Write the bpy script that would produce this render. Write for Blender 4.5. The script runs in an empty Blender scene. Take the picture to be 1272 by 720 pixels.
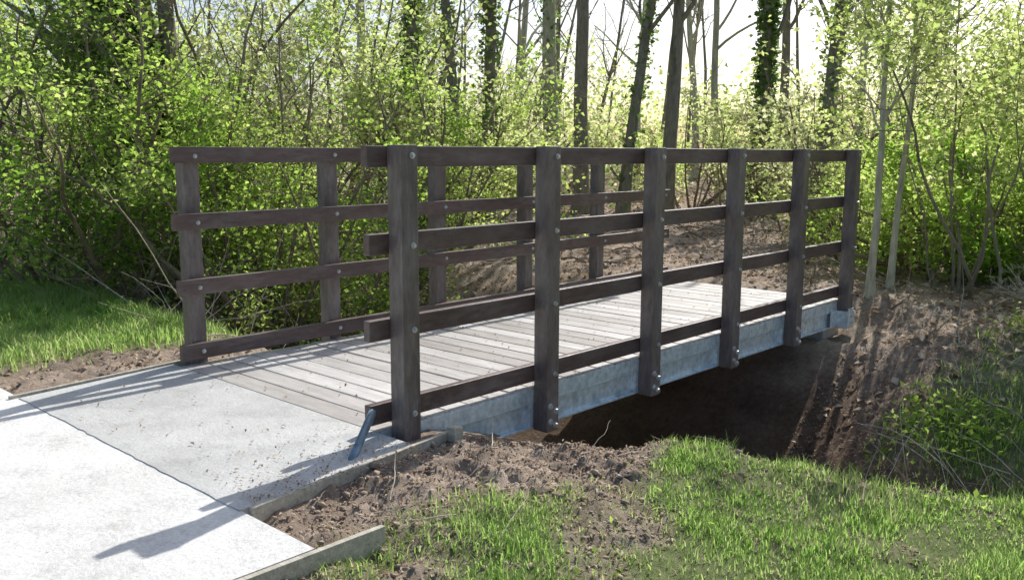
import bpy, bmesh, math, numpy as np
from mathutils import Vector, Matrix
R=math.radians
rng=np.random.default_rng(7)
scene=bpy.context.scene
COL=scene.collection

# ------------------------------------------------------------------ survey constants
S=.36; ZT=1.20; P=.925; W=1.68; PW=.091; PB=-.218
CAM=np.array([2.90,-2.42,1.174]); YAW=.746; PITCH=.1524; ROLL=.0027
RT=np.array([math.cos(YAW),math.sin(YAW)]); FW=np.array([-math.sin(YAW),math.cos(YAW)])
def spot(a,d):
    """ground position at distance d along bearing tangent a from the survey station"""
    q=CAM[:2]+RT*a*d+FW*d
    return float(q[0]),float(q[1])
def px(x): return (x-636)/1110.

# ------------------------------------------------------------------ numpy noise
_T=np.random.default_rng(3).random((256,256))
def vnoise(x,y):
    xi=np.floor(x).astype(int); yi=np.floor(y).astype(int); fx=x-xi; fy=y-yi
    fx=fx*fx*(3-2*fx); fy=fy*fy*(3-2*fy)
    a=_T[xi&255,yi&255]; b=_T[(xi+1)&255,yi&255]; c=_T[xi&255,(yi+1)&255]; d=_T[(xi+1)&255,(yi+1)&255]
    return (a*(1-fx)+b*fx)*(1-fy)+(c*(1-fx)+d*fx)*fy
def fbm(x,y,f=1.,o=4):
    s=0;a=1;t=0
    for i in range(o):
        s=s+a*vnoise(x*f+17.3*i,y*f+9.1*i); t+=a; a*=.5; f*=2.03
    return s/t-.5
def sm(a,b,x):
    t=np.clip((x-a)/(b-a),0,1); return t*t*(3-2*t)

def lipN(x): return .72+.27*np.maximum(x,0)**1.25
def lipF(x): return 5.0+.10*np.maximum(x,0)
def H(x,y,detail=True):
    x=np.asarray(x,float); y=np.asarray(y,float)
    d=np.hypot(x,y-2)
    z=-.035+np.clip((d-7)*.035,0,.75)
    z=z-.13*sm(.5,1.9,x)*sm(1.5,-.5,y-.5*x)
    t=y-lipN(x); wdt=lipF(x)-lipN(x)
    out=sm(.1,1.3,x)
    prof=sm(-.15,.75,t)*(1-sm(.36-.18*out,1.0-.1*out,t/wdt))
    fade=sm(-6.,-3.,x)*(1-sm(5,9,x)*.5)
    z=z-(1.15-.40*out)*prof*fade
    z=z-.17*sm(.05,.8,y)*(1-sm(.8,1.4,y))*sm(1.1,.3,x)*sm(-2.2,-1.6,x)
    z=z-.18*sm(4.2,4.5,y)*(1-sm(4.7,5.3,y))*sm(1.3,.3,x)*sm(-2.4,-1.8,x)
    if detail:
        away=sm(.3,1.5,np.maximum(np.abs(x+.8)-1.,np.maximum(y-4.8,-10)))
        z=z+fbm(x,y,.6,3)*.12*away
        soil=1-grassmask(x,y)
        near=sm(-.02,.15,np.abs(x+.82)-1.05+sm(4.6,4.8,y))
        z=z+fbm(x+5,y,5,4)*.10*(.3+.7*soil)*near
        z=z+(np.abs(fbm(x+31,y+4,13,4))*.12-.014)*soil*(.3+.7*near)
        z=z+fbm(x+11,y+44,30,2)*.024*soil
    und=sm(.03,-.03,x)*sm(-1.76,-1.70,x)*sm(-.16,-.1,y)*sm(4.76,4.70,y)
    z=z*(1-und)+np.minimum(z,-.30)*und
    ed=.20+.13*sm(0,-.96,y)
    pth=((x<ed-.01)&(x>-1.84)&(y<-.12)&(y>-1.05)) | ((x<.76)&(x>-2.3)&(y<-.95))
    z=np.where(pth,np.minimum(z,-.09),z)
    toe=(x>-.02)&(x<.2)&(y>=-.12)&(y<.12)
    z=np.where(toe,np.minimum(z,-.042),z)
    return z
def grassmask(x,y):
    n=fbm(x+3,y+8,1.3,4); n2=fbm(x,y,6,2)
    fg=sm(.70,1.05,x+.25*n2+.9*n+.0*y)*sm(.04,-.16,y-lipN(x)+.3*n2)
    worn=sm(.05,.18,fbm(x+40,y,1.6,3))
    fg=fg*(1-.8*worn)*(.7+.3*sm(-.15,.05,fbm(x+9,y+2,5,2)))
    lf=sm(-2.2,-2.9,x+.6*n)*sm(1.0,.5,y+.6*n)
    rb=sm(.85,1.6,x-.10*(y-3.4)+.9*n)*sm(2.5,3.1,y)*sm(7.0,6.0,y)*.85
    return np.clip(fg+lf+rb,0,1)

# ------------------------------------------------------------------ materials
def newmat(name):
    m=bpy.data.materials.new(name); m.use_nodes=True
    nt=m.node_tree; b=nt.nodes['Principled BSDF']; return m,nt,b
def N(nt,t,**k):
    n=nt.nodes.new(t)
    for a,v in k.items(): setattr(n,a,v)
    return n
def ramp(nt,src,stops):
    r=N(nt,'ShaderNodeValToRGB'); e=r.color_ramp.elements
    while len(e)<len(stops): e.new(.5)
    for i,(p,c) in enumerate(stops):
        e[i].position=p; e[i].color=(c[0],c[1],c[2],1) if hasattr(c,'__len__') else (c,c,c,1)
    nt.links.new(src,r.inputs[0]); return r.outputs[0]
def noise(nt,scale,detail=6,rough=.6,stretch=None,space='Object'):
    tc=N(nt,'ShaderNodeTexCoord'); mp=N(nt,'ShaderNodeMapping')
    nt.links.new(tc.outputs[space],mp.inputs[0])
    if stretch: mp.inputs['Scale'].default_value=stretch
    n=N(nt,'ShaderNodeTexNoise'); n.inputs['Scale'].default_value=scale; n.inputs['Detail'].default_value=detail
    n.inputs['Roughness'].default_value=rough
    nt.links.new(mp.outputs[0],n.inputs['Vector']); return n.outputs['Fac']
def mix(nt,f,a,b,mode='MIX'):
    m=N(nt,'ShaderNodeMix',data_type='RGBA',blend_type=mode)
    for i,v in ((0,f),(6,a),(7,b)):
        if hasattr(v,'is_linked'): nt.links.new(v,m.inputs[i])
        elif i==0: m.inputs[0].default_value=v
        else: m.inputs[i].default_value=(*v,1)
    return m.outputs[2]
def bump(nt,b,h,s,d):
    bp=N(nt,'ShaderNodeBump'); bp.inputs['Strength'].default_value=s; bp.inputs['Distance'].default_value=d
    nt.links.new(h,bp.inputs['Height']); nt.links.new(bp.outputs[0],b.inputs['Normal'])

def mat_simple(name,c0,c1,scale,rough,stretch=None,bs=.3,bd=.005,metal=0,c2=None,fine=None,spec=.5):
    m,nt,b=newmat(name)
    n=noise(nt,scale,5,.65,stretch)
    st=[(.32,c0),(.68,c1)]
    if c2: st=[(.3,c0),(.5,c1),(.72,c2)]
    col=ramp(nt,n,st)
    if fine:
        n2=noise(nt,fine,3,.6,stretch)
        col=mix(nt,.6,col,ramp(nt,n2,[(.3,.55),(.7,1.25)]),'MULTIPLY')
    nt.links.new(col,b.inputs['Base Color']); b.inputs['Metallic'].default_value=metal
    b.inputs['Roughness'].default_value=rough; b.inputs['Specular IOR Level'].default_value=spec
    bump(nt,b,noise(nt,(fine or scale*4),4,.7,stretch),bs,bd)
    return m
def mat_plastic(name,c0,c1,stretch,mottle):
    m,nt,b=newmat(name)
    col=ramp(nt,noise(nt,5,6,.7,stretch),[(.32,c0),(.68,c1)])
    col=mix(nt,.6,col,ramp(nt,noise(nt,45,3,.6,stretch),[(.3,.6),(.7,1.25)]),'MULTIPLY')
    d=ramp(nt,noise(nt,11,8,.8,stretch),[(.48,0),(.70,mottle)])  # random pale grey-brown mottling over the base colour
    col=mix(nt,d,col,(.30,.275,.26))
    nt.links.new(col,b.inputs['Base Color'])
    nt.links.new(ramp(nt,noise(nt,9,5,.7,stretch),[(.3,.30),(.7,.58)]),b.inputs['Roughness'])
    bump(nt,b,noise(nt,45,4,.75,stretch),.5,.004); return m
M_post=mat_plastic('recycled_plastic_post',(.105,.080,.073),(.215,.175,.162),(1,1,.3),.65)
M_rail=mat_plastic('recycled_plastic_rail',(.080,.050,.045),(.165,.110,.100),(1,.25,1),.4)
M_steel=mat_simple('galvanised_steel',(.48,.60,.66),(.80,.90,.95),7,.36,None,.12,.002,metal=.35,c2=(.64,.76,.82),fine=30)
M_strut=mat_simple('weathered_steel',(.10,.17,.24),(.20,.29,.37),14,.5,None,.2,.002,metal=.3,fine=40)
M_bolt=mat_simple('bolt_zinc',(.55,.57,.58),(.75,.76,.76),30,.35,None,.1,.001,metal=.7)
M_edge=mat_simple('timber_edging',(.36,.33,.26),(.60,.56,.46),6,.75,(6,.5,6),.5,.004,fine=30)
M_bark=mat_simple('bark',(.12,.10,.075),(.31,.275,.21),7,.9,(1,1,.25),.9,.03,fine=30,c2=(.22,.22,.14))  # bark lightened: haze over the background trunks is put into its colour
M_barkL=mat_simple('pale_bark',(.30,.29,.20),(.52,.50,.38),6,.9,(1,1,.25),.9,.02,fine=25,c2=(.38,.42,.24))
M_twig=mat_simple('twig_bark',(.13,.098,.07),(.33,.26,.19),8,.85,None,.4,.004)
M_dead=mat_simple('bleached_dead_stem',(.34,.29,.22),(.62,.56,.45),8,.85,None,.4,.004)
M_clod=mat_simple('soil_clod',(.25,.185,.135),(.54,.43,.33),9,.95,None,.8,.01,fine=60,spec=.1)
M_stone=mat_simple('stone',(.30,.27,.23),(.5,.46,.4),9,.9,None,.5,.01,fine=50)

def mat_concrete(name,lo,hi):
    m,nt,b=newmat(name)
    c=ramp(nt,noise(nt,1.1,8,.7),[(.32,lo),(.66,hi)])
    c=mix(nt,.6,c,ramp(nt,noise(nt,5,8,.75),[(.28,.55),(.48,.95),(.75,1.1)]),'MULTIPLY')
    c=mix(nt,.55,c,ramp(nt,noise(nt,80,5,.75),[(.25,.6),(.65,1.12)]),'MULTIPLY')
    c=mix(nt,ramp(nt,noise(nt,3.0,9,.8),[(.56,0),(.70,.5)]),c,(.36,.33,.27))
    c=mix(nt,ramp(nt,noise(nt,26,6,.8),[(.62,0),(.68,.8)]),c,(.28,.23,.17))
    nt.links.new(c,b.inputs['Base Color']); b.inputs['Roughness'].default_value=.85
    bump(nt,b,noise(nt,45,8,.8),.8,.010)
    return m
M_c1=mat_concrete('concrete_slab_grey',(.46,.46,.44),(.72,.72,.69))
M_c2=mat_concrete('concrete_slab_pale',(.72,.71,.67),(.92,.91,.87))

def mat_deck():
    m,nt,b=newmat('deck_board_grey')
    oi=N(nt,'ShaderNodeAttribute'); oi.attribute_name='v'
    c=ramp(nt,oi.outputs['Fac'],[(0,(.44,.405,.375)),(.5,(.55,.52,.49)),(1,(.67,.645,.615))])
    c=mix(nt,.75,c,ramp(nt,noise(nt,6,8,.7,(.5,5,1)),[(.25,.55),(.7,1.2)]),'MULTIPLY')
    c=mix(nt,.5,c,ramp(nt,noise(nt,2.2,5,.7),[(.3,.65),(.6,1.1)]),'MULTIPLY')
    c=mix(nt,ramp(nt,noise(nt,14,7,.8),[(.60,0),(.68,.6)]),c,(.25,.20,.15))
    nt.links.new(c,b.inputs['Base Color']); b.inputs['Roughness'].default_value=.42
    bump(nt,b,noise(nt,40,5,.7,(.3,6,1)),.45,.003)
    return m
M_deck=mat_deck()

def mat_leaf(name,cols,tcols,tr=.5):
    m,nt,b=newmat(name); nt.nodes.remove(b)
    at=N(nt,'ShaderNodeAttribute'); at.attribute_name='v'
    k=len(cols)-1
    c=ramp(nt,at.outputs['Fac'],[(i/k,cc) for i,cc in enumerate(cols)])
    t=ramp(nt,at.outputs['Fac'],[(i/k,cc) for i,cc in enumerate(tcols)])
    df=N(nt,'ShaderNodeBsdfDiffuse'); nt.links.new(c,df.inputs[0])
    tl=N(nt,'ShaderNodeBsdfTranslucent'); nt.links.new(t,tl.inputs[0])
    mx=N(nt,'ShaderNodeMixShader'); mx.inputs[0].default_value=tr
    nt.links.new(df.outputs[0],mx.inputs[1]); nt.links.new(tl.outputs[0],mx.inputs[2])
    nt.links.new(mx.outputs[0],nt.nodes['Material Output'].inputs['Surface']); return m
M_leaf=mat_leaf('spring_leaf',[(.13,.23,.05),(.23,.36,.09),(.35,.46,.14)],[(.40,.66,.09),(.60,.82,.16),(.82,.92,.32)],.6)
M_leafY=mat_leaf('young_yellow_leaf',[(.22,.32,.10),(.35,.45,.16),(.50,.55,.27)],[(.60,.78,.20),(.82,.90,.34),(.95,.96,.58)],.6)
M_ivy=mat_leaf('ivy_leaf',[(.055,.10,.03),(.10,.17,.055),(.18,.26,.10)],[(.17,.31,.06),(.28,.45,.10),(.44,.60,.18)],.4)
M_grass=mat_leaf('grass_blade',[(.15,.26,.07),(.23,.35,.11),(.34,.41,.19),(.55,.49,.34)],[(.36,.62,.12),(.52,.76,.20),(.68,.80,.32),(.72,.66,.42)],.5)
M_litter=mat_leaf('dead_leaf',[(.26,.185,.13),(.46,.36,.26),(.68,.58,.46)],[(.3,.2,.12),(.46,.34,.22),(.55,.45,.3)],.25)

def mat_ground():
    m,nt,b=newmat('ground_soil_and_turf')
    at=N(nt,'ShaderNodeAttribute'); at.attribute_name='grass'
    soil=ramp(nt,noise(nt,2.2,6,.7),[(.28,(.25,.19,.14)),(.5,(.45,.355,.275)),(.72,(.64,.53,.43))])
    soil=mix(nt,.75,soil,ramp(nt,noise(nt,28,6,.75),[(.3,.45),(.55,1.0),(.75,1.35)]),'MULTIPLY')
    at2=N(nt,'ShaderNodeAttribute'); at2.attribute_name='soil_dark'
    soil=mix(nt,at2.outputs['Fac'],soil,mix(nt,1.,soil,(.50,.44,.40),'MULTIPLY'))  # multiplies the soil to a darker tone where the attribute is high
    turf=ramp(nt,noise(nt,14,6,.75),[(.3,(.12,.15,.06)),(.55,(.22,.25,.11)),(.75,(.40,.35,.23))])
    c=mix(nt,at.outputs['Fac'],soil,turf)
    nt.links.new(c,b.inputs['Base Color']); b.inputs['Roughness'].default_value=.95
    b.inputs['Specular IOR Level'].default_value=.1
    bump(nt,b,noise(nt,38,6,.8),.9,.03)
    return m
M_ground=mat_ground()

# ------------------------------------------------------------------ mesh helpers
def link(o,parent=None):
    COL.objects.link(o)
    if parent: o.parent=parent
    return o
def empty(name,loc=(0,0,0)):
    e=bpy.data.objects.new(name,None); e.location=loc; e.empty_display_size=.2; COL.objects.link(e); return e
def quadmesh(name,V,F,mat,parent=None,attr=None,smooth=False,attrdom='FACE'):
    V=np.asarray(V,np.float32); F=np.asarray(F,np.int32); k=F.shape[1]
    me=bpy.data.meshes.new(name); me.vertices.add(len(V)); me.vertices.foreach_set('co',V.ravel())
    me.loops.add(F.size); me.loops.foreach_set('vertex_index',F.ravel())
    me.polygons.add(len(F)); me.polygons.foreach_set('loop_start',np.arange(0,F.size,k,dtype=np.int32))
    me.update(calc_edges=True)
    if attr:
        for an,av in attr.items():
            a=me.attributes.new(an,'FLOAT',attrdom); a.data.foreach_set('value',np.asarray(av,np.float32))
    if smooth: me.polygons.foreach_set('use_smooth',np.ones(len(F),bool))
    me.materials.append(mat); me.validate()
    o=bpy.data.objects.new(name,me); return link(o,parent)
def join_parts(name,parts,mat,parent=None,attr=None,bevel=0):
    bm=bmesh.new()
    lay=bm.faces.layers.float.new('v')
    for p in parts:
        x0,x1,y0,y1,z0,z1=p[:6]; v=p[6] if len(p)>6 else .5
        r=bmesh.ops.create_cube(bm,size=1)
        bmesh.ops.scale(bm,vec=(x1-x0,y1-y0,z1-z0),verts=r['verts'])
        bmesh.ops.translate(bm,vec=((x0+x1)/2,(y0+y1)/2,(z0+z1)/2),verts=r['verts'])
        for f in {f for vv in r['verts'] for f in vv.link_faces}: f[lay]=v
    if bevel: bmesh.ops.bevel(bm,geom=list(bm.edges),offset=bevel,segments=2,affect='EDGES',profile=.6)
    me=bpy.data.meshes.new(name); bm.to_mesh(me); bm.free(); me.materials.append(mat)
    return link(bpy.data.objects.new(name,me),parent)

# ------------------------------------------------------------------ ground
n=500; b_=5.2; A=75/math.sinh(b_)
t=np.linspace(-1,1,n); gx=A*np.sinh(b_*t)+.7; gy=A*np.sinh(b_*t)+.6
X,Y=np.meshgrid(gx,gy,indexing='ij'); Z=H(X,Y)
V=np.stack([X.ravel(),Y.ravel(),Z.ravel()],1)
i=np.arange(n-1); I,J=np.meshgrid(i,i,indexing='ij'); q=(I*n+J).ravel()
F=np.stack([q,q+n,q+n+1,q+1],1)
gm=grassmask(X,Y).ravel()
farg=np.clip((np.hypot(X,Y)-14)/20,0,.6).ravel()
soil_dark=np.clip(np.clip((-.25-Z)/.4,0,1)+.2*sm(.05,.2,fbm(X,Y,.8,3)),0,1).ravel()  # soil tone darkens with depth below the bank, plus random patches
quadmesh('ground',V,F,M_ground,attr={'grass':np.clip(gm+farg,0,1),'soil_dark':soil_dark},smooth=True,attrdom='POINT')

# ------------------------------------------------------------------ concrete path
def slab(name,poly,z0,z1,mat,parent):
    bm=bmesh.new(); vs=[bm.verts.new((x,y,z1)) for x,y in poly]; f=bm.faces.new(vs)
    bm.normal_update()
    if f.normal.z<0: f.normal_flip()
    r=bmesh.ops.extrude_face_region(bm,geom=[f]); ev=[g for g in r['geom'] if isinstance(g,bmesh.types.BMVert)]
    bmesh.ops.translate(bm,vec=(0,0,z0-z1),verts=ev)
    bmesh.ops.recalc_face_normals(bm,faces=bm.faces)
    me=bpy.data.meshes.new(name); bm.to_mesh(me); bm.free(); me.materials.append(mat)
    return link(bpy.data.objects.new(name,me),parent)
path=empty('concrete_path')
rj=np.random.default_rng(4)
jt=[(-1.68+ (2.005)*i_/40, -.962+rj.normal(0,.0022)) for i_ in range(41)]
slab('approach_slab',[(-1.80,-.122)]+jt+[(.225,-.122)],-.12,.0,M_c1,path)
slab('path_slab',[(-2.2,-.955),(-2.2,-9),(.74,-9),(.74,-.955)],-.121,-.004,M_c2,path)
def board(name,x0,y0,x1,y1,z0,z1,th,parent,mat=M_edge):
    L=math.hypot(x1-x0,y1-y0); a=math.atan2(y1-y0,x1-x0)
    o=join_parts(name,[(0,L,-th/2,th/2,z0,z1)],mat,parent,bevel=.003); o.location=(x0,y0,0); o.rotation_euler=(0,0,a); return o
edg=empty('timber_path_edging')
board('edging_board_a',.216,.10,.342,-.93,-.12,.006,.020,edg)
board('edging_board_b',.775,-.72,.765,-6,-.12,.006,.022,edg)
board('edging_board_c',-1.83,-.02,-1.70,-1.0,-.12,.012,.020,edg)
board('edging_peg_a',.25,.12,.25,.07,-.2,.03,.05,edg)

# ------------------------------------------------------------------ footbridge
br=empty('footbridge')
for k in range(6):
    yb=-.10 if k==0 else PB; 
    if k==5: yb=-.07
    join_parts('post_near_%d'%(k+1),[(0.002,PW,k*P-PW/2,k*P+PW/2,yb,ZT+.004)],M_post,br,bevel=.005)
    join_parts('post_far_%d'%(k+1),[(-W-.042-PW,-W-.042,k*P-PW/2,k*P+PW/2,(-.04 if k==0 else PB),ZT-.02)],M_post,br,bevel=.005)
for i_ in range(4):
    z1=ZT-i_*S; hgt=.088
    join_parts('rail_near_%d'%(i_+1),[(-.04,0,-.148+rng.uniform(-.008,.008),5*P+.05,z1-hgt,z1)],M_rail,br,bevel=.005)
    join_parts('rail_far_%d'%(i_+1),[(-W-.04,-W,-.128+rng.uniform(-.008,.008),5*P+.076,z1-hgt,z1)],M_rail,br,bevel=.005)
pl=[]; y=-.118; bw=.142
while y<4.66:
    pl.append((-W-.035,-.004,y,y+bw-.013,-.036+rng.uniform(-.001,.001),0.002+rng.uniform(-.002,.002),rng.random())); y+=bw
join_parts('deck_boards',pl,M_deck,br,bevel=.003)
def beam(name,x_out,s):
    def bx(a,b,*r): return (min(x_out+s*a,x_out+s*b),max(x_out+s*a,x_out+s*b),*r)
    parts=[bx(0,.012,-.10,4.70,-.078,-.006),
           bx(0.012,.075,-.10,4.70,-.050,-.040),
           bx(.026,.036,-.08,4.68,-.200,-.0785),
           bx(.001,.0255,-.08,4.68,-.0865,-.0785),
           bx(.001,.085,-.08,4.68,-.212,-.2005)]
    # stiffener plates behind every post
    parts+= [bx(.002,.0255,k*P-.07,k*P+.07,-.1995,-.0875) for k in range(1,6)]
    join_parts(name,parts,M_steel,br,bevel=.0015)
beam('edge_beam_near',-.001,-1); beam('edge_beam_far',-W-.041,1)
join_parts('floor_joists',[(-W+.3,-W+.38,.0,4.68,-.2,-.037),(-.45,-.37,.0,4.68,-.2,-.037)]+[(-W+.01,-.05,yy,yy+.06,-.195,-.06) for yy in (.4,1.4,2.4,3.4,4.4)],M_steel,br)
join_parts('end_bracket',[(.002,PW+.012,5*P-.062,5*P+.062,-.215,-.075),(PW+.012,PW+.018,5*P-.075,5*P+.03,-.20,-.05),(.001,.01,5*P-.17,5*P-.062,-.2,-.07)],M_steel,br,bevel=.003)
join_parts('abutment',[(-W-.1,-.045,-.11,.30,-.7,-.225),(-W-.1,-.045,4.45,4.74,-.9,-.225)],M_c1,br,bevel=.01)
bm=bmesh.new()
def bolt(x,y,z,sx,r=.0115):
    mt=Matrix.Translation((x,y,z))@Matrix.Rotation(R(90)*sx,4,'Y')
    bmesh.ops.create_cone(bm,cap_ends=True,segments=14,radius1=r*1.35,radius2=r*1.3,depth=.004,matrix=mt@Matrix.Translation((0,0,.002)))
    bmesh.ops.create_cone(bm,cap_ends=True,segments=6,radius1=r,radius2=r*.85,depth=.009,matrix=mt@Matrix.Rotation(rng.random(),4,'Z')@Matrix.Translation((0,0,.0085)))
for k in range(6):
    for i_ in range(4):
        zc=ZT-i_*S-.044
        bolt(PW,k*P+.012+rng.uniform(-.004,.004),zc+rng.uniform(-.006,.006),1,.010)
        bolt(-W,k*P+rng.uniform(-.006,.006),zc+rng.uniform(-.006,.006),1,.009)
    if 1<=k<=4:
        for dy,zz in ((-.02,-.085),(.022,-.115),(-.018,-.165),(.02,-.19)): bolt(PW,k*P+dy,zz,1,.013)
bolt(PW+.018,5*P-.02,-.11,1,.012); bolt(PW+.018,5*P-.02,-.16,1,.012)
me=bpy.data.meshes.new('bolts'); bm.to_mesh(me); bm.free(); me.materials.append(M_bolt); link(bpy.data.objects.new('bolts',me),br)
def tube_between(name,p0,p1,r,mat,parent,flat=None):
    p0=Vector(p0);p1=Vector(p1); d=p1-p0
    bm=bmesh.new(); bmesh.ops.create_cone(bm,cap_ends=True,segments=12,radius1=r,radius2=r,depth=d.length)
    me=bpy.data.meshes.new(name); bm.to_mesh(me); bm.free(); me.materials.append(mat)
    for p_ in me.polygons: p_.use_smooth=len(p_.vertices)==4
    o=link(bpy.data.objects.new(name,me),parent); o.location=(p0+p1)/2; o.rotation_euler=d.to_track_quat('Z','Y').to_euler(); return o
tube_between('end_strut',(.255,-.50,-.06),(.03,-.168,.105),.017,M_strut,br)

# ------------------------------------------------------------------ vegetation generators
def unit(v): return v/np.maximum(np.linalg.norm(v,axis=-1,keepdims=True),1e-9)
def leafmesh(name,C,size,mat,parent,rg,flat=.5,aspect=.55,vb=None):
    n=len(C); a=unit(rg.normal(size=(n,3))*np.array([1,1,.6]))
    nn=unit(rg.normal(size=(n,3))*(1-flat)+np.array([0,0,1])*flat)
    b=unit(np.cross(nn,a)); s=(size*rg.uniform(.6,1.35,n))[:,None]
    fold=np.cross(a,b)*s*.18
    V=np.stack([C-a*s*.5,C+b*s*aspect*.5+fold,C+a*s*.5,C-b*s*aspect*.5+fold],1).reshape(-1,3)
    F=np.arange(4*n).reshape(n,4)
    v=rg.random(n) if vb is None else np.clip(vb+rg.normal(0,.18,n),0,1)
    return quadmesh(name,V,F,mat,parent,attr={'v':v})
def tubes(name,groups,mat,parent):
    Vs=[];Fs=[];off=0
    for Pt,r,sd in groups:
        M,n_,_=Pt.shape
        T=unit(np.gradient(Pt,axis=1)); ref=np.where(np.abs(T[...,2:3])>.9,np.array([1.,0,0]),np.array([0,0,1.]))
        ref=ref[:,n_//2:n_//2+1,:]*np.ones_like(T)
        U=unit(np.cross(T,ref)); Wv=np.cross(T,U)
        ang=np.arange(sd)*2*math.pi/sd
        ring=Pt[:,:,None,:]+r[:,:,None,None]*(np.cos(ang)[None,None,:,None]*U[:,:,None,:]+np.sin(ang)[None,None,:,None]*Wv[:,:,None,:])
        Vs.append(ring.reshape(-1,3))
        m=np.arange(M)[:,None,None]*n_*sd; a=np.arange(n_-1)[None,:,None]*sd; k=np.arange(sd)[None,None,:]; k2=(k+1)%sd
        f=np.stack(np.broadcast_arrays(m+a+k,m+a+k2,m+a+sd+k2,m+a+sd+k),-1).reshape(-1,4)+off
        Fs.append(f); off+=M*n_*sd
    return quadmesh(name,np.concatenate(Vs),np.concatenate(Fs),mat,parent,smooth=True)
def spawn(rg,Pt,r,per,Lr,t0,t1,spread,up,n_,wob,rr=.55,lenfall=.5):
    M,k,_=Pt.shape; t=rg.uniform(t0,t1,(M,per)); f=t*(k-1); i0=np.clip(f.astype(int),0,k-2); fr=(f-i0)[...,None]
    mi=np.arange(M)[:,None]
    base=Pt[mi,i0]*(1-fr)+Pt[mi,i0+1]*fr; tan=unit(Pt[mi,i0+1]-Pt[mi,i0])
    L0=np.linalg.norm(Pt[:,-1]-Pt[:,0],axis=-1)[:,None]
    rb=(r[mi,i0]*(1-fr[...,0])+r[mi,i0+1]*fr[...,0])*rr
    base=base.reshape(-1,3);tan=tan.reshape(-1,3); rb=rb.ravel()
    L=(L0*Lr*(1-lenfall*t)*rg.uniform(.6,1.25,t.shape)).ravel()
    rnd=rg.normal(size=base.shape); rnd=unit(rnd-tan*(rnd*tan).sum(-1,keepdims=True))
    d=unit(tan*(1-spread)+rnd*spread+np.array([0,0,up]))
    return walk(rg,base,d,L,rb,n_,wob,up*.3)
def walk(rg,base,d,L,rb,n_,wob,up,taper=.25):
    M=len(base); Pt=np.zeros((M,n_,3)); Pt[:,0]=base; step=(L/(n_-1))[:,None]
    for j in range(1,n_):
        d=unit(d+rg.normal(0,wob,(M,3))+np.array([0,0,up])); Pt[:,j]=Pt[:,j-1]+d*step
    r=rb[:,None]*np.linspace(1,taper,n_)[None,:]
    return Pt,r
def scatter_on(rg,Pt,per,jit,t0=.15):
    M,k,_=Pt.shape; t=rg.uniform(t0,1,(M,per)); f=t*(k-1); i0=np.clip(f.astype(int),0,k-2); fr=(f-i0)[...,None]; mi=np.arange(M)[:,None]
    C=(Pt[mi,i0]*(1-fr)+Pt[mi,i0+1]*fr).reshape(-1,3)
    return C+rg.normal(0,jit,C.shape)

def tree(name,loc,h,r,seed,lean=(0,0),leaf=M_leafY,bark=M_bark,nb=14,leaves=10,lsize=.07,ivy=0,ivytop=.7,fork=0,t0=.35,spread=.6,brL=.38,jit=.09,nb2=6,nb3=5,wob=.05,twig=M_twig):
    rg=np.random.default_rng(seed); x,y=loc; z=float(H(x,y,False))-.1
    e=empty(name,(x,y,z))
    T,rT=walk(rg,np.zeros((1,3)),unit(np.array([[lean[0],lean[1],1.]])),np.array([h]),np.array([r]),14,wob,.03,.3)
    rT[0,0]*=1.5; rT[0,1]*=1.12
    g=[(T,rT,12)]
    B1,r1=spawn(rg,T,rT,nb,brL,t0,1,spread,.25,9,.14,.5,.55)
    if fork:
        Fk,rf=spawn(rg,T,rT,fork,.75,.3,.6,.35,.3,12,.07,.75,.6); g.append((Fk,rf,9))
        Bf,rbf=spawn(rg,Fk,rf,max(nb//2,3),brL*1.1,.25,1,spread,.2,9,.14,.5); B1=np.concatenate([B1,Bf]); r1=np.concatenate([r1,rbf])
    g.append((B1,r1,6))
    B2,r2=spawn(rg,B1,r1,nb2,.5,.2,1,.65,.15,6,.18,.5); g2_=[(B2,r2,4)]
    B3,r3=spawn(rg,B2,r2,nb3,.55,.2,1,.7,.1,5,.2,.55); g2_.append((B3,np.maximum(r3,.002),3))
    tubes(name+'_wood',g,bark,e); tubes(name+'_twigs',g2_,twig,e)
    if leaves:
        C=scatter_on(rg,B3,max(int(leaves),1),jit)
        if leaves<1: C=C[rg.random(len(C))<leaves]
        leafmesh(name+'_leaves',C,lsize,leaf,e,rg,.35)
    if ivy:
        t=rg.uniform(0,ivytop,ivy)**.9; f=t*13; i0=f.astype(int); fr=(f-i0)[:,None]
        c=T[0][i0]*(1-fr)+T[0][np.minimum(i0+1,13)]*fr; an=rg.uniform(0,2*math.pi,ivy)
        bul=(.6+.9*(np.sin(an*2+t*9)+1)/2)
        rad=(r*(1-.6*t)+rg.gamma(2,.035,ivy)*bul)[:,None]
        leafmesh(name+'_ivy',c+np.stack([np.cos(an),np.sin(an),rg.normal(0,.3,ivy)],1)*rad,.085,M_ivy,e,rg,.2,.8)
    return e
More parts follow.
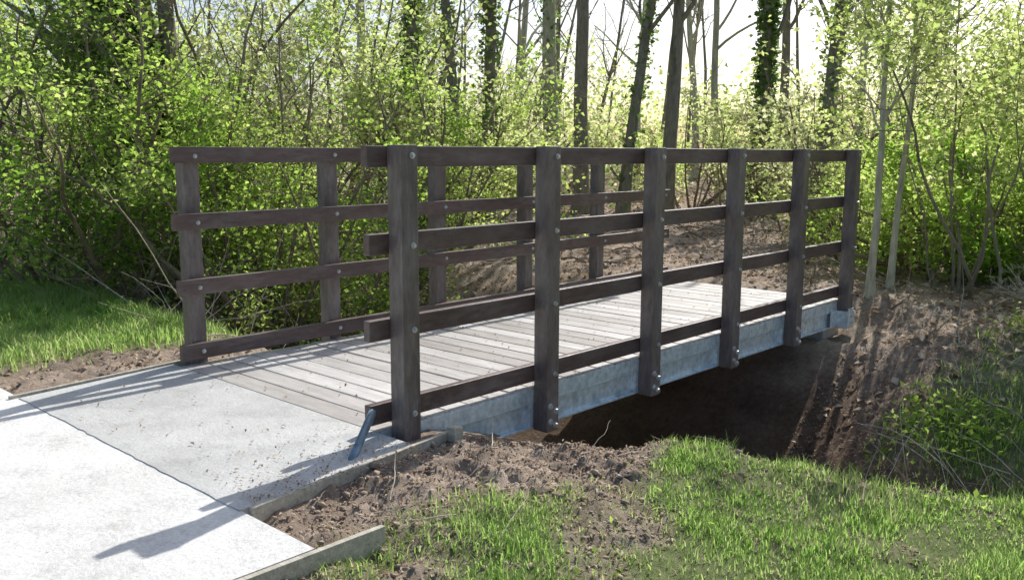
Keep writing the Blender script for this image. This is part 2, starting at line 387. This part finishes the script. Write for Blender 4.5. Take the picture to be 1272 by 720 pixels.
def shrub(name,loc,h,w,seed,stems=10,leaves=9,lsize=.04,leaf=M_leaf,nb=8,nb2=6,nb3=5,r=.03,jit=.05,bark=M_twig,up=.1,t0=.08,zoff=-.05,thr=-.06):
    rg=np.random.default_rng(seed); x,y=loc; z=float(H(x,y,False))+zoff
    e=empty(name,(x,y,z))
    an=rg.uniform(0,2*math.pi,stems); b=np.stack([np.cos(an)*w*.18,np.sin(an)*w*.18,np.zeros(stems)],1)*rg.uniform(0,1,(stems,1))
    sp=rg.uniform(.1,1,stems)*w/h*.9
    d=unit(np.stack([np.cos(an)*sp,np.sin(an)*sp,np.ones(stems)],1))
    S0,rs=walk(rg,b,d,h*rg.uniform(.65,1.08,stems),r*rg.uniform(.5,1.2,stems),11,.13,.02)
    g=[(S0,rs,7)]
    B1,r1=spawn(rg,S0,rs,nb,.38,t0,1,.7,up,7,.2,.5,.4); g.append((B1,r1,4))
    B2,r2=spawn(rg,B1,r1,nb2,.55,.15,1,.7,up*.5,6,.22,.55); g.append((B2,np.maximum(r2,.002),3))
    B3,r3=spawn(rg,B2,r2,nb3,.6,.15,1,.75,0,5,.22,.6); g.append((B3[::2],np.maximum(r3[::2],.0016),3))
    tubes(name+'_stems',g,bark,e)
    if leaves:
        C=scatter_on(rg,B3,leaves,jit)
        k=fbm(C[:,0]*1+seed,C[:,2]+C[:,1]*.7,1.6,3)+rg.uniform(-.12,.12,len(C))>thr
        C=C[k]
        vb=np.clip(.5+1.6*fbm(C[:,0]+seed*3,C[:,1]+C[:,2],1.1,2),0,1)
        leafmesh(name+'_leaves',C,lsize,leaf,e,rg,.3,.62,vb)
    return e

# left hedge: hawthorn shrubs
hedge=[(-40,8.6,3.3,2.4),(55,8.2,3.1,2.3),(150,7.9,3.2,2.3),(235,8.2,3.3,2.3),(330,8.0,3.0,2.1),(415,8.2,2.7,2.0),(490,9.2,2.6,2.0),
       (100,11.,4.4,3.2),(330,11.5,4.2,3.2),(-60,11.5,4.4,3),(215,10.8,4.2,2.8),(440,12.,4.0,3.0),(530,12.5,3.2,2.6),(400,15,5,3.5)]
for j,(xx,d,h,w) in enumerate(hedge):
    shrub('hawthorn_shrub',spot(px(xx),d),h,w,100+j,stems=11 if d<10 else 9,leaves=6 if d<10 else 3,lsize=.044 if d<10 else .08,leaf=M_leaf if d<10 else M_leafY,nb=9,nb2=6,nb3=4,jit=.07 if d<10 else .13,thr=-.02 if d<10 else -.04)
tree('ivy_clad_tree',spot(px(318),9.0),5.5,.17,41,lean=(-.28,-.25),leaf=M_leaf,nb=14,leaves=4,lsize=.055,ivy=9000,ivytop=.8,fork=3,t0=.2,jit=.07)
tree('ivy_clad_tree',spot(px(150),9.6),5.5,.13,42,lean=(.1,.1),leaf=M_leaf,nb=12,leaves=4,lsize=.055,ivy=3000,ivytop=.6,fork=2,t0=.2,jit=.07)
# woodland trees
tr=[(505,14,8,.13,1,(.02,.02),1500,0,M_bark),(578,13,7.5,.10,2,(-.06,-.05),300,1,M_bark),(604,15,8,.12,3,(.05,.03),900,1,M_bark),
    (686,17,9,.17,4,(0,0),500,0,M_barkL),(722,16,9,.145,5,(.01,0),0,0,M_bark),(772,15,8,.105,6,(0,.02),500,2,M_bark),
    (824,15,8,.13,7,(.05,.03),0,0,M_bark),(893,18,8,.085,8,(.01,0),0,0,M_barkL),(942,16,7.5,.14,9,(0,0),2600,0,M_bark),
    (966,18,8,.11,10,(.02,.02),0,0,M_bark),(1012,14,7,.13,11,(.05,.04),600,1,M_bark),(1140,17,7,.12,12,(.0,.0),500,0,M_bark),
    (455,19,8,.12,14,(0,0),0,1,M_barkL),(640,24,9,.12,16,(0,0),0,0,M_barkL),
    (860,25,9,.11,17,(0,0),0,0,M_barkL),(790,27,9,.12,18,(0,0),0,0,M_barkL),(1060,22,8,.12,19,(0,0),0,0,M_barkL)]
for (xx,d,h,r,sd_,ln,iv,fk,bk) in tr:
    tree('woodland_tree',spot(px(xx),d),h,r,sd_,lean=ln,ivy=iv,ivytop=.55,fork=fk,bark=bk,leaves=.7 if xx>560 else 3,lsize=.08,nb=9,nb2=5,nb3=4,jit=.12,wob=.03,t0=.35)
us=[(560,12.5,2.2,2.4),(650,17,2.0,3),(740,18,1.9,3),(800,20,2.0,3),(860,17,2.1,3),(925,15,2.2,2.8),(985,13,2.4,2.4),(1040,12,2.5,2.2),(700,23,2.4,4),(900,24,2.6,4),(600,21,3.2,4),(1100,19,3.4,3.5),(1200,20,3.6,3.5),(520,19,4.2,4)]
for j,(xx,d,h,w) in enumerate(us):
    shrub('woodland_shrub',spot(px(xx),d),h,w,200+j,stems=8,leaves=3,lsize=.07 if d<16 else .09,leaf=M_leafY,nb=7,nb2=5,nb3=4,jit=.12,thr=0.,t0=.2)
# right-hand side trees
tree('sapling_tree',spot(px(1086),7.6),3.6,.035,51,lean=(.02,.02),bark=M_barkL,leaf=M_leafY,nb=12,leaves=6,lsize=.05,t0=.4,brL=.42,jit=.06)
tree('sapling_tree',spot(px(1110),7.9),3.6,.032,52,lean=(.05,.04),bark=M_barkL,leaf=M_leafY,nb=12,leaves=6,lsize=.05,t0=.4,brL=.42,jit=.06)
shrub('hazel_shrub',spot(px(1200),7.9),2.9,2.6,401,stems=9,leaves=6,lsize=.055,leaf=M_leafY,nb=8,nb2=6,nb3=4,jit=.08,t0=.45,thr=.0,r=.016,bark=M_bark)
shrub('hazel_shrub',spot(px(1320),7.2),2.8,2.4,402,stems=8,leaves=6,lsize=.05,leaf=M_leafY,nb=8,nb2=6,nb3=4,jit=.08,t0=.45,thr=.0,r=.016,bark=M_bark)
for j,(xx,d,h,w) in enumerate([(1075,10.2,1.9,1.8),(1140,9.3,1.5,1.8),(1215,8.7,1.4,1.8),(1290,8.2,1.4,1.8),(1190,12,2.5,2.4),(1290,11.5,2.5,2.4),(1120,13,2.8,2.6)]):
    shrub('hedge_shrub',spot(px(xx),d),h,w,300+j,stems=11,leaves=5,lsize=.055,leaf=M_leaf,nb=8,nb2=6,nb3=4,jit=.08,thr=-.04)
for j,(X_,Y_,h,w) in enumerate([(2.2,4.3,.45,.9),(1.7,5.0,.4,.8),(2.9,4.7,.6,1.0),(2.6,3.5,.35,.7),(2.4,5.2,.5,1.0)]):
    shrub('bank_shrub',(X_,Y_),h,w,500+j,stems=14,leaves=4,lsize=.04,leaf=M_leafY if j%2 else M_leaf,nb=6,nb2=4,nb3=3,jit=.05,thr=-.1,r=.006)
# tangled dead brush on the right bank
for j,(X_,Y_,h,w) in enumerate([(2.35,4.8,.7,1.6),(3.0,5.3,.8,1.6),(1.5,5.5,.5,1.4)]):
    shrub('dead_brush',(X_,Y_),h,w,600+j,stems=22,leaves=0,nb=7,nb2=5,nb3=2,r=.010,bark=M_dead if j!=1 else M_twig,up=-.02)

# distant woodland mass (one object)
rg=np.random.default_rng(9)
nc=2300; a=rg.uniform(-.95,1.05,nc); d=rg.uniform(26,52,nc)
hmax=np.where(a<-.10,11,np.where(a>.36,8,3.2))
zc=rg.random(nc)**1.3*hmax
cc=np.stack([CAM[0]+RT[0]*a*d+FW[0]*d,CAM[1]+RT[1]*a*d+FW[1]*d,zc+.4],1)
C=(cc[:,None,:]+rg.normal(0,.55,(nc,22,3))*np.array([1.2,1.2,.7])).reshape(-1,3)
wd=empty('distant_woodland')
leafmesh('distant_woodland_leaves',C,.19,M_leafY,wd,rg,.3,.7)
m=100; a=rg.uniform(-.9,1.,m); d=rg.uniform(24,48,m)
base=np.stack([CAM[0]+RT[0]*a*d+FW[0]*d,CAM[1]+RT[1]*a*d+FW[1]*d,np.full(m,.3)],1)
Tt,rt_=walk(rg,base,unit(rg.normal(0,.05,(m,3))+np.array([0,0,1])),rg.uniform(8,11,m),rg.uniform(.04,.11,m),9,.05,.02)
B1,r1=spawn(rg,Tt,rt_,8,.35,.3,1,.6,.3,6,.15); B2,r2=spawn(rg,B1,r1,4,.5,.2,1,.6,.1,5,.15)
tubes('distant_woodland_trunks',[(Tt,rt_,7),(B1,r1,4),(B2,r2,3)],M_bark,wd)

# ------------------------------------------------------------------ grass
def blades(name,x0,x1,y0,y1,dens,h,wd_,mat,fn,rg,zfn=H):
    n=int((x1-x0)*(y1-y0)*dens); x=rg.uniform(x0,x1,n); y=rg.uniform(y0,y1,n)
    g=fn(x,y); k=rg.random(n)<g; x=x[k];y=y[k];n=len(x); z=zfn(x,y)-.005
    cl=1+2.*fbm(x,y,4,3)
    hh=h*rg.uniform(.35,1.2,n)*np.clip(cl,.35,2.2); an=rg.uniform(0,2*math.pi,n); ln=rg.uniform(.2,1.1,n)*hh
    dx=np.cos(an);dy=np.sin(an); b=np.stack([x,y,z],1)
    sd=np.stack([-dy,dx,np.zeros(n)],1)*(wd_*rg.uniform(.6,1.3,n))[:,None]
    L=np.stack([dx*ln,dy*ln,np.zeros(n)],1); U=np.stack([np.zeros(n),np.zeros(n),hh],1)
    V=np.stack([b-sd,b+sd,b+L*.3+U*.6-sd*.8,b+L*.3+U*.6+sd*.8,b+L+U-sd*.1,b+L+U+sd*.1],1).reshape(-1,3)
    o=np.arange(n)[:,None]*6; F=np.concatenate([o+np.array([[0,1,3,2]]),o+np.array([[2,3,5,4]])],1).reshape(-1,4)
    v=np.clip(rg.beta(1.6,3.0,n)+.6*fbm(x,y,2,3),0,1)
    return quadmesh(name,V,F,mat,None,attr={'v':np.repeat(v,2)})
rg=np.random.default_rng(21)
g1=blades('grass',.6,4.0,-2.3,2.4,14000,.044,.0021,M_grass,lambda x,y:grassmask(x,y)*np.clip(.75+2.2*fbm(x,y,3,3),0.12,1),rg)
g2=blades('grass',-11,-2.1,-4,1.6,3500,.075,.0042,M_grass,lambda x,y:grassmask(x,y),rg)
g3=blades('grass',.7,5,2.5,7,4000,.06,.004,M_grass,lambda x,y:grassmask(x,y)*.6,rg)
k=5000; x=rg.uniform(.8,4,k); y=rg.uniform(-2.2,2.2,k); kk=rg.random(k)<grassmask(x,y)*np.clip(3.*fbm(x+7,y,2.5,3),0,1); x=x[kk];y=y[kk]
leafmesh('lawn_weeds',np.stack([x,y,H(x,y)+rg.uniform(.01,.035,len(x))],1),.03,M_leaf,None,rg,.8,.6,np.full(len(x),.25))
x=rg.uniform(.6,5,110000); y=rg.uniform(2.4,7,110000); k=rg.random(110000)<grassmask(x,y)*np.clip(.3+2.2*fbm(x,y,2.2,3),0,1)
x=x[k];y=y[k]; C=np.stack([x,y,H(x,y)+rg.uniform(0.01,.13,len(x))],1)
leafmesh('nettle_patch',C,.042,M_leaf,None,rg,.6,.6,np.full(len(x),.45))

# ------------------------------------------------------------------ soil clods, litter, twigs
def clods(name,x,y,s,mat,rg,sink=.1):
    n=len(x); bm=bmesh.new(); bmesh.ops.create_icosphere(bm,subdivisions=1,radius=1)
    v0=np.array([v.co[:] for v in bm.verts]); f0=np.array([[v.index for v in f.verts] for f in bm.faces]); bm.free()
    V=v0[None]*(1+rg.normal(0,.33,(n,len(v0),1)))*s[:,None,None]*np.array([1,1,.6])*rg.uniform(.6,1.4,(n,1,3))
    V=V+np.stack([x,y,H(x,y)+s*sink],1)[:,None,:]
    F=(f0[None]+np.arange(n)[:,None,None]*len(v0)).reshape(-1,3)
    return quadmesh(name,V.reshape(-1,3),F,mat,None)
def region(n,x0,x1,y0,y1,fn):
    x=rg.uniform(x0,x1,n); y=rg.uniform(y0,y1,n); k=rg.random(n)<fn(x,y); return x[k],y[k]
def soilfn(x,y):
    ed=.22+.13*sm(0,-.96,y)
    onpath=((x<ed+.02)&(x>-1.9)&(y<4.8)&(y>-1.0)) | ((x<.80)&(x>-2.25)&(y<-.93))
    return np.where(onpath,0,1-grassmask(x,y))
x,y=region(36000,.2,3.5,-1.5,1.8,soilfn); clods('soil_clods',x,y,np.minimum(rg.gamma(1.1,.0024,len(x))+.0015,.014),M_clod,rg)
x,y=region(18000,-4,4,-1.5,8,lambda x,y:soilfn(x,y)*(H(x,y,False)>-.35)); clods('soil_clods',x,y,np.minimum(rg.gamma(1.2,.004,len(x))+.0025,.018),M_clod,rg)
x,y=region(26,.2,4,-1.5,4,soilfn); clods('stones',x,y,np.minimum(rg.gamma(2,.005,len(x))+.006,.02),M_stone,rg)
x,y=region(50000,-14,12,3.2,26,lambda x,y:soilfn(x,y)*.9); leafmesh('leaf_litter',np.stack([x,y,H(x,y)+.012],1),.07,M_litter,None,rg,.85,.7)
x,y=region(34000,.2,4.0,-1.6,5,lambda x,y:np.clip(soilfn(x,y)+.15,0,1)*(soilfn(x,y)>0)); leafmesh('leaf_litter',np.stack([x,y,H(x,y)+.006],1),.024,M_litter,None,rg,.7,.33)
x,y=region(6000,-4.5,.2,-1.6,5,lambda x,y:soilfn(x,y)*.8); leafmesh('leaf_litter',np.stack([x,y,H(x,y)+.008],1),.035,M_litter,None,rg,.8,.6)
k=420; x=rg.uniform(-1.65,.25,k); y=rg.uniform(-.9,4.6,k); kk=(x<-.02)|(y<-.13); x=x[kk]; y=y[kk]
leafmesh('leaf_litter',np.stack([x,y,np.full(len(x),.008)],1),.018,M_litter,None,rg,.9,.6)
k=500; x=.33-rg.gamma(1.2,.12,k); y=rg.uniform(-.9,-.13,k); leafmesh('leaf_litter',np.stack([x,y,np.full(k,.006)],1),.012,M_litter,None,rg,.9,.7)
def twigs(name,x,y,L,r,up,rg,mat=M_twig):
    n=len(x); an=rg.uniform(0,2*math.pi,n); b=np.stack([x,y,H(x,y)+.012],1)
    d=unit(np.stack([np.cos(an),np.sin(an),rg.uniform(0,up,n)],1)); Pt,rr=walk(rg,b,d,L,r,7,.13,-.02*(up>.2))
    hz=H(Pt[...,0],Pt[...,1])+.006; Pt[...,2]=np.maximum(Pt[...,2],hz)
    tubes(name,[(Pt,rr,5)],mat,None)
x,y=region(420,.35,4.5,-1.2,6.5,lambda x,y:soilfn(x,y)); twigs('fallen_twigs',x,y,rg.uniform(.06,.35,len(x)),rg.uniform(.0012,.0035,len(x)),.3,rg,M_dead)
x,y=region(150,.9,3.4,2.1,4.8,lambda x,y:x*0+1); twigs('bramble_canes',x,y,rg.uniform(.3,.9,len(x)),rg.uniform(.002,.0045,len(x)),1.1,rg,M_dead)
x,y=region(500,-8,9,5,16,lambda x,y:x*0+1); twigs('fallen_twigs',x,y,rg.uniform(.3,1.5,len(x)),rg.uniform(.004,.015,len(x)),.5,rg)
x,y=region(360,-9,-2.2,.6,3.2,lambda x,y:x*0+1); twigs('bramble_canes',x,y,rg.uniform(.5,1.4,len(x)),rg.uniform(.003,.006,len(x)),1.6,rg,M_dead)

# ------------------------------------------------------------------ light
az=R(15); el=R(42)
sd=Vector((-math.sin(az)*math.cos(el),math.cos(az)*math.cos(el),math.sin(el)))
sun=bpy.data.lights.new('sun','SUN'); sun.energy=5; sun.angle=R(.5); sun.color=(1,.97,.92)
so=link(bpy.data.objects.new('sun',sun)); so.rotation_euler=sd.to_track_quat('Z','Y').to_euler()
w=bpy.data.worlds.new('World'); scene.world=w; w.use_nodes=True; nt=w.node_tree
sky=nt.nodes.new('ShaderNodeTexSky'); sky.sky_type='NISHITA'; sky.sun_disc=False; sky.sun_elevation=el; sky.sun_rotation=-az; sky.dust_density=2.5; sky.ozone_density=1.5
bg=nt.nodes['Background']; bg.inputs[1].default_value=.15; nt.links.new(sky.outputs[0],bg.inputs[0])
scene.view_settings.view_transform='Standard'; scene.view_settings.look='None'; scene.view_settings.exposure=0

# ------------------------------------------------------------------ camera
cd=bpy.data.cameras.new('camera'); cd.sensor_width=36; cd.lens=1110.4/1272*36; cd.clip_end=500; cd.clip_start=.05
co=link(bpy.data.objects.new('camera',cd)); co.location=CAM
co.rotation_euler=(Matrix.Rotation(YAW,3,'Z')@Matrix.Rotation(R(90)-PITCH,3,'X')@Matrix.Rotation(ROLL,3,'Z')).to_euler()
scene.camera=co
